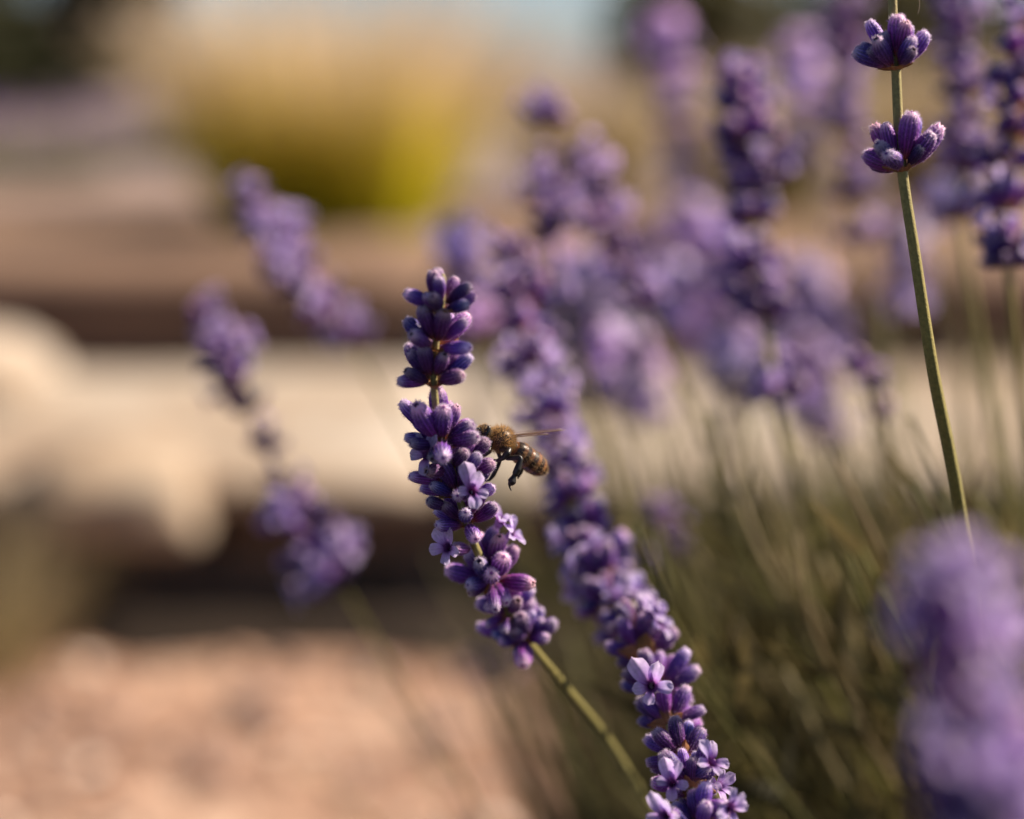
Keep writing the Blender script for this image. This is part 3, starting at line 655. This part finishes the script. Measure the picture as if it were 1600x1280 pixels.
# ------------------------------------------------------------------ lavender stalks
stalk('sharp lavender stalk with the bee feeding on it and an open pale flower',
      [(692, 428, .298), (690, 470, .300), (681, 540, .303), (678, 600, .305), (688, 680, .3085), (705, 730, .311), (724, 800, .314), (745, 860, .319), (775, 915, .326), (812, 985, .336), (880, 1070, .350), (945, 1150, .364), (1010, 1250, .385)],
      root_at(-0.05, -0.06), [(484, .95, 13), (542, 1.02, 14), (597, 1.04, 15), (690, 1.1, 15), (728, 0.85, 8), (773, 1.0, 14), (818, .92, 11), (906, 1.08, 18), (958, .9, 10), (995, 1.1, 20)],
      flowers=[(738, 768, .3045, .12, .12, 1, 1.0), (668, 712, .3075, -.5, .2, .8, .98), (700, 856, .314, -.5, .1, .8, .98), (782, 815, .322, .5, .75, .25, 1.0), (800, 835, .323, .7, .5, .3, .9)], extra=[(732, 714, 758, 688, .309), (745, 736, 771, 721, .309), (730, 735, 748, 714, .305), (745, 776, 771, 757, .311), (750, 806, 778, 785, .312), (690, 752, 643, 743, .3085), (700, 792, 662, 782, .310)], rate=0.0, seed=1, thick=0.62, fuzz=True, drop=0.08)
stalk('lavender stalk with sunlit white flowers on its sharp lower rings',
      [(988, 940, .350), (1000, 1000, .343), (1030, 1085, .330), (1052, 1150, .319), (1075, 1210, .310), (1092, 1290, .303), (1120, 1400, .300), (1160, 1520, .306)],
      root_at(-0.02, -0.10), [(985, .9, 10), (1022, 1.15, 15), (1078, 1.1, 15), (1132, 1.08, 15), (1185, 1.0, 14), (1232, 1.0, 14), (1300, 1.0, 14), (1370, 1.0, 14)],
      flowers=[(1018, 1072, .318, -.05, .05, 1, 1.25), (1050, 1224, .3035, -.25, .35, .85, .92), (1112, 1192, .304, .45, .5, .7, .98), (1040, 1275, .298, -.4, .1, .8, 1.0), (1140, 1262, .298, .55, .1, .8, 1.0), (1016, 955, .338, .35, .8, .4, 1.1), (1030, 975, .338, .6, .6, .4, 1.0)], rate=0.02, seed=2, drop=0.06)
stalk('blurred lavender stalk leaning close behind the bee',
      [(797, 370, .475), (812, 450, .462), (826, 530, .447), (842, 590, .436), (858, 650, .424), (876, 720, .411), (897, 790, .397), (920, 850, .386), (950, 925, .374), (1005, 1030, .366)],
      root_at(-0.06, 0.02), [(400, .8), (440, 1.1), (482, 1.15), (528, 1.1), (572, 1.05), (612, 1.0), (655, 1.05), (697, 1.0), (745, 1.0), (790, 1.0), (838, 1.0), (875, 1.0), (912, 1.05), (948, 1.05), (985, 1.0)], n=17, push=False, drop=0.08, rate=0.22, seed=3, flowers=[(862, 560, .438, .5, .6, .5, 1.1), (880, 640, .428, .6, .6, .4, 1.1), (825, 545, .445, .2, .7, .6, 1.0), (905, 700, .418, .6, .6, .4, 1.0), (850, 600, .435, .3, .7, .6, 1.1), (935, 905, .395, -.1, .3, .9, 1.1)], scale=1.05)
stalk('sharp lavender stalk with two neat rings of buds on a long bare stem',
      [(1392, -190, .307), (1393, -60, .308), (1396, 40, .309), (1400, 110, .310), (1408, 250, .311), (1430, 400, .312), (1458, 580, .316), (1482, 700, .322), (1500, 800, .328), (1518, 930, .345), (1525, 1060, .37)],
      root_at(0.04, -0.04), [(-150, .9, 12), (-60, 1, 14), (104, 1.12, 17), (264, 1.08, 16)], rate=0.0, seed=4, thick=0.84, lift=9, fuzz=True, cyme=True)
stalk('tall upright blurred lavender stalk with dark separated rings',
      [(1158, 100, .445), (1166, 200, .442), (1172, 320, .438), (1180, 420, .434), (1192, 500, .432), (1208, 620, .43), (1240, 740, .435), (1275, 850, .445)],
      root_at(-0.01, 0.03), [(140, .85), (178, 1.1), (218, 1.15), (258, 1.1), (298, 1.0), (348, 1.0), (425, 1.0), (462, .9), (498, 1.0), (622, 1.0)], rate=0.06, seed=5, scale=1.22, n=15)
stalk('blurred lavender stalk topped by one lone lilac ring behind the bee stalk',
      [(846, 130, .47), (848, 200, .47), (850, 280, .468), (858, 360, .465), (880, 480, .465), (920, 620, .47)], root_at(-0.05, 0.04), [(160, .6, 8), (190, .95), (272, .7, 8), (312, .9), (345, .95), (375, .9), (470, .9)], rate=0.2, seed=6)
stalk('blurred pinkish lavender stalk slanting beside the lone-ringed stalk',
      [(903, 215, .475), (925, 290, .47), (950, 360, .468), (985, 440, .465), (1010, 490, .463), (1070, 610, .465)], root_at(-0.04, 0.05), [(252, .7), (285, .9), (320, 1), (358, 1), (398, 1), (438, 1.0), (480, 1.0)], rate=0.25, seed=7)
stalk('faint lavender stalk before the low hedge shrub',
      [(1035, 20, .66), (1050, 120, .66), (1065, 220, .655), (1080, 330, .65), (1110, 480, .65)], root_at(0.0, 0.07), [60, 95, 135, 180, 230, 290], rate=0.1, seed=8, far=True, scale=1.15)
stalk('blurred pink lavender stalk behind the two-ringed stem',
      [(1310, -80, .53), (1318, 50, .53), (1326, 180, .525), (1336, 320, .52), (1350, 430, .52), (1380, 600, .52)], root_at(0.02, 0.07), [-30, 20, 62, 105, 160, 210, 262, 310, 380], rate=0.25, seed=9)
stalk('broad blurred lavender stalk between the two-ringed stem and the dark stalk',
      [(1475, -60, .45), (1490, 40, .448), (1505, 140, .445), (1512, 240, .442), (1500, 330, .44), (1520, 470, .44)], root_at(0.05, 0.03), [-10, 28, 68, 110, 152, 195, 235, 270, 342], rate=0.18, seed=10)
stalk('dark blurred lavender stalk with orange bracts outside the broad blurred one',
      [(1602, 20, .395), (1592, 120, .393), (1584, 220, .39), (1574, 320, .388), (1576, 420, .385), (1590, 560, .39)], root_at(0.08, 0.01), [50, 92, 135, 175, 215, 262, 325, (415, 1.0), 385], rate=0.12, seed=11)
stalk('lone blurred lavender stalk slanting in front of the edging stones',
      [(385, 305, .50), (430, 370, .495), (475, 430, .49), (525, 500, .487), (580, 590, .485), (660, 730, .49)], root_at(-0.11, 0.03), [(328, .9), (360, 1.05), (395, 1.1), (428, 1.1), (462, 1.1), (498, 1.05), (540, 1.0)], flowers=[(425, 395, .485, .3, .6, .6, 1.2), (455, 430, .485, .5, .5, .6, 1.2), (500, 470, .48, .4, .6, .6, 1.2), (410, 350, .49, .2, .6, .7, 1.1)], rate=0.25, seed=12, n=14, scale=1.05, thick=.45)
stalk('drooping blurred lavender stalk with a bare gap, in front of the pale step',
      [(318, 480, .475), (345, 545, .47), (380, 620, .465), (408, 680, .46), (430, 740, .458), (470, 815, .455), (525, 900, .455), (610, 1040, .46)], root_at(-0.12, -0.02),
      [(512, 1.0), (540, 1.15), (572, 1.15), (604, 1.05), (640, .9, 10), (705, .8, 9), (745, .6, 6), (778, .85, 9), (812, 1.25, 14), (862, 1.4, 15), (908, 1.3, 14)], flowers=[(440, 800, .445, -.3, .5, .8, 1.3), (548, 855, .445, .5, .4, .7, 1.3), (495, 900, .445, -.2, .2, .9, 1.2), (345, 520, .462, .3, .6, .7, 1.2)], rate=0.12, seed=13, thick=.3)
stalk('large soft lavender stalk standing out in front of the bush',
      [(1488, 820, .205), (1498, 930, .203), (1508, 1040, .201), (1520, 1160, .200), (1540, 1300, .200), (1570, 1450, .205)], root_at(-0.02, -0.22), [(925, .78), (1010, 1.0), (1120, .85), (1225, 1.0), (1300, .95), (1380, .95)], flowers=[(1545, 970, .200, .75, .5, .3, 1.2), (1520, 1000, .196, .6, .6, .4, 1.2), (1550, 1165, .197, .75, .5, .3, 1.2), (1540, 1215, .194, .6, .6, .4, 1.2), (1475, 900, .200, .4, .8, .4, 1.0), (1575, 1230, .198, .75, .5, .3, 1.2), (1500, 1190, .194, .5, .7, .5, 1.1)], rate=0.4, seed=14, n=14, drop=0.1)
K = [('blurred lavender stalk low behind the tall dark-ringed one', [(1075, 320, .62), (1085, 420, .62), (1100, 520, .62), (1130, 680, .63)], [350, 385, 420, 455, 490, 530]),
     ('pale lilac blurred stalk just under the pinkish slanting one', [(965, 500, .58), (990, 590, .58), (1015, 670, .58), (1060, 800, .59)], [530, 560, 592, 625, 655]),
     ('short blurred lavender stalk below the ringed upright one', [(1222, 500, .56), (1236, 580, .56), (1250, 650, .56), (1280, 780, .57)], [530, 562, 595, 628]),
     ('blurred lavender stalk at the heart of the purple mass', [(1130, 440, .64), (1145, 540, .64), (1165, 640, .64), (1200, 780, .65)], [470, 505, 540, 575, 610, 640]),
     ('blurred lavender stalk peeping behind the leaning one', [(905, 470, .55), (930, 560, .55), (955, 640, .55), (1000, 760, .56)], [500, 530, 562, 595, 630]),
     ('faint mauve stalk tucked behind the tip of the sharp bee stalk', [(716, 345, .56), (728, 420, .555), (745, 500, .55), (775, 580, .55), (840, 720, .56)], [372, 405, 440, 480, 520]),
     ('blurred thin stalk with one small dark top ring', [(1336, 540, .425), (1350, 600, .425), (1368, 680, .43), (1400, 800, .44)], [(585, .7)]),
     ('blurred thin stalk with pale pink dried tip', [(1362, 575, .44), (1374, 640, .44), (1392, 740, .445), (1420, 860, .45)], [(612, .6), (652, .7)]),
     ('short dark blurred stalk half hidden among the bare stems', [(1024, 770, .47), (1042, 830, .47), (1065, 900, .475), (1110, 1000, .48)], [(800, .7), (835, .8), (866, .7)]),
     ('faint purple stalk low behind the bee stalk stem', [(735, 1010, .66), (770, 1050, .66), (820, 1110, .66), (900, 1200, .67)], [1045, 1075]),
     ('blurred lavender stalk between hedge and two-ringed stem', [(1250, 60, .66), (1258, 180, .66), (1268, 320, .66), (1285, 480, .66)], [90, 130, 170, 215, 260]),
     ('faint lavender stalk behind the pink one', [(1405, 350, .60), (1412, 430, .60), (1422, 520, .60), (1440, 640, .61)], [380, 415, 450, 490]),
     ('blurred lavender stalk under the dark outer one', [(1470, 290, .52), (1478, 370, .52), (1490, 460, .52), (1510, 600, .53)], [320, 352]),
     ('blurred lavender stalk in the gap under the lone-ringed one', [(868, 400, .57), (880, 470, .57), (898, 560, .57), (940, 690, .58)], [430, 462, 498])]
for i in range(16):   # the purple mass behind: stalks that only their place tells apart
    px = rng.uniform(890, 1330); py = rng.uniform(330, 520) + 60 * abs(px - 1080) / 250; D = rng.uniform(.56, .68); ln = rng.uniform(120, 190); sl = rng.uniform(.05, .22)
    o = stalk('faint lilac stalk in the blurred purple mass behind the bush', [(px, py, D), (px + sl * ln * .5, py + ln * .5, D), (px + sl * ln, py + ln, D), (px + sl * ln * 2.4, py + ln * 2, D + .01)],
          root_at(rng.uniform(-.07, .07), rng.uniform(0.05, 0.14)), [py + 30 + k_ * 34 for k_ in range(int((ln - 20) / 34))], seed=70 + i, far=True, scale=1.15, thick=.6)
    o['group'] = 'stalks of the blurred purple mass'
for i, (lb, pts, wh) in enumerate(K):
    stalk(lb, pts, root_at(rng.uniform(-.07, .07), rng.uniform(0.0, 0.09)), wh, seed=40 + i, far=pts[0][2] > .5, scale=1.15 if pts[0][2] > .5 else 1.0, rate=0.1, thick=.7)

# ------------------------------------------------------------------ honey bee (body one continuous skin, in millimetres, then scaled)
BEE_D = 0.3135
def bp(px, py, dmm=0.0): return at(px, py, BEE_D + dmm * MM)
bee_o = bp(781, 690, 1)
def L3(p): return (p - bee_o) / MM
ELL = []   # centre, axes matrix, radii, colour kind
def ell(a, b_, r, kind, end=1.0):
    """ellipsoid with long axis from a to b"""
    A, B = L3(a), L3(b_); ax = (B - A); x, y, z = frame(ax, L3(at(781, 600, BEE_D)))
    ELL.append(((A + B) / 2, Matrix((x, y, z)), Vector((r, r, ax.length / 2)), kind))
head_a, head_b = bp(762, 664, 0.5), bp(750, 692, 0.0)
ell(head_a, head_b, 1.35, 'head')
ell(bp(764, 680, 0.8), bp(802, 694, 2.0), 1.95, 'thorax')
ell(bp(796, 690, 1.8), bp(806, 702, 2.4), 0.75, 'waist')
ell(bp(799, 697, 2.3), bp(832, 722, 4.6), 1.75, 'abd')
ell(bp(808, 704, 2.9), bp(853, 738, 6.2), 1.80, 'abd')
ell(bp(746, 692, 0.0), bp(744, 703, -0.4), 0.5, 'head')
LEGS = [  # joints with radii (mm)
    ([bp(783, 700, 0.2), bp(796, 703, -1.6), bp(793, 708, -2.0), bp(786, 716, -2.0), bp(776, 720, -1.9), bp(769, 718, -1.6)], [.35, .42, .55, .42, .25, .12]),
    ([bp(790, 700, 1.0), bp(793, 716, -1.0), bp(812, 715, -1.8), bp(813.5, 718, -1.9), bp(809, 733, -2.0), bp(805, 741, -2.0), bp(803.5, 743, -2.0), bp(800, 752, -2.0), bp(797, 755, -2.0), bp(795.5, 756, -2), bp(796.5, 762, -2.0), bp(799, 767, -2.0)], [.35, .42, .45, .42, .62, .55, .34, .72, .6, .22, .14, .1]),
    ([bp(775, 698, 1.2), bp(782, 716, 2.4), bp(779, 726, 2.8), bp(771, 742, 2.8), bp(765, 750, 2.6), bp(758, 752, 2.2)], [.35, .36, .34, .38, .22, .1]),
    ([bp(768, 692, 0.0), bp(764, 704, -1.2), bp(757, 709, -1.5), bp(750, 716, -1.4)], [.3, .3, .26, .12]),
    ([bp(768, 692, 2.4), bp(766, 706, 3.4), bp(758, 712, 3.4), bp(752, 716, 3.0)], [.3, .3, .24, .12]),
    ([bp(792, 700, 3.2), bp(800, 716, 5.0), bp(812, 712, 5.6), bp(816, 726, 5.8), bp(812, 738, 5.6), bp(809, 748, 5.5)], [.35, .4, .42, .5, .5, .12])]
bm = bmesh.new()
for c, A, r, k in ELL:
    bmesh.ops.create_icosphere(bm, subdivisions=4, radius=1.0, matrix=Matrix.Translation(c) @ A.transposed().to_4x4() @ Matrix.Diagonal((r.x, r.y, r.z, 1)))
LEGP = []
for js, rs in LEGS:
    V, F = [], []
    pts_ = [L3(p) for p in js]; path, rad = [], []
    for i in range(len(pts_) - 1):
        for s in range(4): t = s / 4; path.append(pts_[i].lerp(pts_[i + 1], t)); rad.append(lerp(rs[i], rs[i + 1], t) * 1.0)
    path.append(pts_[-1]); rad.append(rs[-1]); LEGP.append((path, rad))
    tube(path, rad, 10, True, 0, V, F)
    vv = [bm.verts.new(v) for v in V]
    for f in F: bm.faces.new([vv[i] for i in f])
tmp = bpy.data.meshes.new('bee_raw'); bm.to_mesh(tmp); bm.free()
to = bpy.data.objects.new('bee_raw', tmp); COL.objects.link(to)
rm = to.modifiers.new('remesh', 'REMESH'); rm.mode = 'VOXEL'; rm.voxel_size = 0.085
sm = to.modifiers.new('smooth', 'SMOOTH'); sm.iterations = 3; sm.factor = 0.4
dg = bpy.context.evaluated_depsgraph_get(); dg.update()
body_me = bpy.data.meshes.new_from_object(to.evaluated_get(dg))
bpy.data.objects.remove(to); bpy.data.meshes.remove(tmp)
abd_a, abd_b = L3(bp(799, 697, 2.3)), L3(bp(853, 738, 6.2)); abd_ax = (abd_b - abd_a); abd_len = abd_ax.length; abd_ax.normalize()
def near_kind(p):
    best, kind = 1e9, None
    for c, A, r, k in ELL:
        q = A @ (p - c); d = (Vector((q.x / r.x, q.y / r.y, q.z / r.z)).length - 1) * min(r)
        if d < best: best, kind = d, k
    for path, rad in LEGP:
        for q, r in zip(path, rad):
            d = (p - q).length - r * 1.15
            if d < best: best, kind = d, 'leg'
    return kind
cols, kinds = [], []
for v in body_me.vertices:
    k = near_kind(v.co); kinds.append(k)
    if k == 'leg': c = (0.020, 0.016, 0.014)
    elif k == 'head': c = (0.025, 0.018, 0.012)
    elif k == 'thorax': c = (0.035, 0.022, 0.012)
    elif k == 'waist': c = (0.02, 0.012, 0.008)
    else:
        t = (v.co - abd_a).dot(abd_ax) / abd_len; ph = (t * 5.2) % 1.0
        c = lc((0.17, 0.06, 0.02), (0.26, 0.10, 0.03), ph * 1.8) if ph < 0.45 else (0.03, 0.014, 0.008)
        if t > 0.86: c = (0.05, 0.022, 0.012)
    cols.append(c)
nv = [(v.co.copy(), v.normal.copy()) for v in body_me.vertices]
ca = body_me.attributes.new('col', 'FLOAT_COLOR', 'POINT'); flat = []
for c in cols: flat += [*c, 1.0]
ca.data.foreach_set('color', flat)
body_me.transform(Matrix.Scale(MM, 4)); body_me.polygons.foreach_set('use_smooth', [True] * len(body_me.polygons)); body_me.materials.clear(); body_me.materials.append(M['bee']); body_me.name = 'bee_body'
bee = bpy.data.objects.new('honey_bee', None); COL.objects.link(bee); bee.location = bee_o; bee.empty_display_size = 0.005
tag(bee, 'brown honey bee clinging to the sharp lavender stalk, wings held back', 'bee')
obj('body', body_me, bee)
# coat of hair
V, F, C = [], [], []
rg = random.Random(77)
cand = [i for i, k in enumerate(kinds) if k in ('head', 'thorax', 'waist', 'abd')]
for _ in range(9500):
    i = rg.choice(cand); k = kinds[i]; p, nrm = nv[i]
    if k == 'abd':
        t = (p - abd_a).dot(abd_ax) / abd_len; ph = (t * 5.2) % 1.0
        if rg.random() > (0.7 if ph < .3 else 0.2): continue
        hl = rg.uniform(.25, .5); d = (nrm * .5 + abd_ax * .8).normalized()
    else:
        hl = rg.uniform(.45, 1.0) if k == 'thorax' else rg.uniform(.3, .75); d = (nrm + Vector((rg.gauss(0, .3), rg.gauss(0, .3), rg.gauss(0, .3)))).normalized()
        if k == 'head':
            hl *= 0.8
            if rg.random() < 0.55: continue
    sd = d.cross(Vector((rg.gauss(0, 1), rg.gauss(0, 1), rg.gauss(0, 1)))).normalized(); b0 = len(V); w = 0.022
    V += [(p - sd * w) * MM, (p + sd * w) * MM, (p + d * hl) * MM]; F.append((b0, b0 + 1, b0 + 2))
    cc = lc((0.36, 0.19, 0.07), (0.72, 0.47, 0.2), rg.random()) if k != 'abd' else lc((0.5, 0.30, 0.12), (0.65, 0.5, 0.3), rg.random())
    C += [cc] * 3
for path, rad in LEGP:
    for _ in range(60):
        j = rg.randrange(len(path)); d = Vector((rg.gauss(0, 1), rg.gauss(0, 1), rg.gauss(0, 1))).normalized(); p = path[j] + d * rad[j] * .9
        sd = d.cross(Vector((rg.gauss(0, 1), rg.gauss(0, 1), rg.gauss(0, 1)))).normalized(); b0 = len(V)
        V += [(p - sd * .018) * MM, (p + sd * .018) * MM, (p + d * rg.uniform(.12, .3)) * MM]; F.append((b0, b0 + 1, b0 + 2)); C += [(0.12, 0.09, 0.06)] * 3
o = obj('hair', mesh('bee_hair', V, F, M['beehair'], C), bee); o['kind'] = 'stuff'
# compound eyes
def eye(px, py, d):
    bm = bmesh.new(); bmesh.ops.create_icosphere(bm, subdivisions=3, radius=1.0)
    for v in bm.verts: v.co = Vector((v.co.x * .45, v.co.y * .45, v.co.z * 1.05)) * MM
    me = bpy.data.meshes.new('eye'); bm.to_mesh(me); bm.free(); me.polygons.foreach_set('use_smooth', [True] * len(me.polygons)); me.materials.append(M['eye'])
    obj('eye', me, bee, bp(px, py, d) - bee_o, quat((head_a - head_b)))
eye(761, 675, -0.75); eye(757, 675, 1.6)
def antenna(pts):
    path = catmull([p - bee_o for p in pts], 5)
    V, F = tube(path, [lerp(.13, .11, i / len(path)) * MM for i in range(len(path))], 8)
    obj('antenna', mesh('antenna', V, F, M['eye']), bee)
antenna([bp(756, 682, -.8), bp(752, 674, -1.4), bp(748, 669.5, -1.8), bp(742, 671, -2.0), bp(736, 677, -2.0)])
antenna([bp(754, 682, 1.2), bp(750, 677, .8), bp(745, 676, .4), bp(740, 678, 0), bp(735, 682, -.2)])
def wing(root, tip, side, L, W, nm='wing'):
    root, tip = root - bee_o, tip - bee_o; d = (tip - root).normalized(); s = (side - d * side.dot(d)).normalized(); n = d.cross(s)
    V, F = [], []; nu, nvv = 14, 6
    for i in range(nu):
        u = i / (nu - 1); w = W * (math.sin(math.pi * min(1, u ** .8 * .86 + .06)) ** .8); off = -.22 * W * u
        for j in range(nvv):
            v = j / (nvv - 1); V.append(root + d * L * u + s * (w * (v - .15) + off * .2) + n * (0.05 * MM * math.sin(v * 9 + u * 5) + .0 * MM * math.sin(u * 3.0)))
    for i in range(nu - 1):
        for j in range(nvv - 1): a = i * nvv + j; F.append((a, a + 1, a + nvv + 1, a + nvv))
    w_ = obj(nm, mesh(nm, V, F, M['wing']), bee)
    for j in (0, 2, 4):
        path = [V[i * nvv + j] for i in range(nu)]
        vv, ff = tube(path, [.05 * MM if j == 0 else .025 * MM] * nu, 6)
        obj('vein', mesh('vein', vv, ff, M['vein']), w_)
FW = FWD * 1.0 + UP * 0.05
wing(bp(793, 681, 1.0), bp(884, 672, 4.0), FW * -1 + UP * .12, 9.6 * MM, 2.6 * MM)
wing(bp(795, 683, 1.2), bp(862, 678, 4.0), FW * -1 - UP * .02, 6.8 * MM, 1.8 * MM)
wing(bp(794, 681, 2.8), bp(880, 671, 6.5), FW + UP * .14, 9.4 * MM, 2.6 * MM)
wing(bp(795, 682, 2.8), bp(860, 677, 6.0), FW + UP * .0, 6.6 * MM, 1.8 * MM)

# a few cobweb threads on the two-ringed stalk
def silk(label, pts):
    path = catmull([at(*p) for p in pts], 6); o0 = path[0]
    V, F = tube([p - o0 for p in path], [.03 * MM] * len(path), 5)
    m_ = mesh('cobweb_thread', V, F, M['beehair'], [(0.7, 0.6, 0.5)] * len(V)); o = obj('cobweb_thread', m_, None, o0); tag(o, label, 'cobweb', 'cobweb threads on the two-ringed stalk')
silk('fine cobweb thread above the upper bud ring', [(1434, 22, .309), (1437, 8, .309), (1434, -14, .309)])
silk('kinked cobweb thread on the lower bud ring', [(1352, 208, .308), (1346, 199, .308), (1361, 202, .308), (1358, 210, .309)])
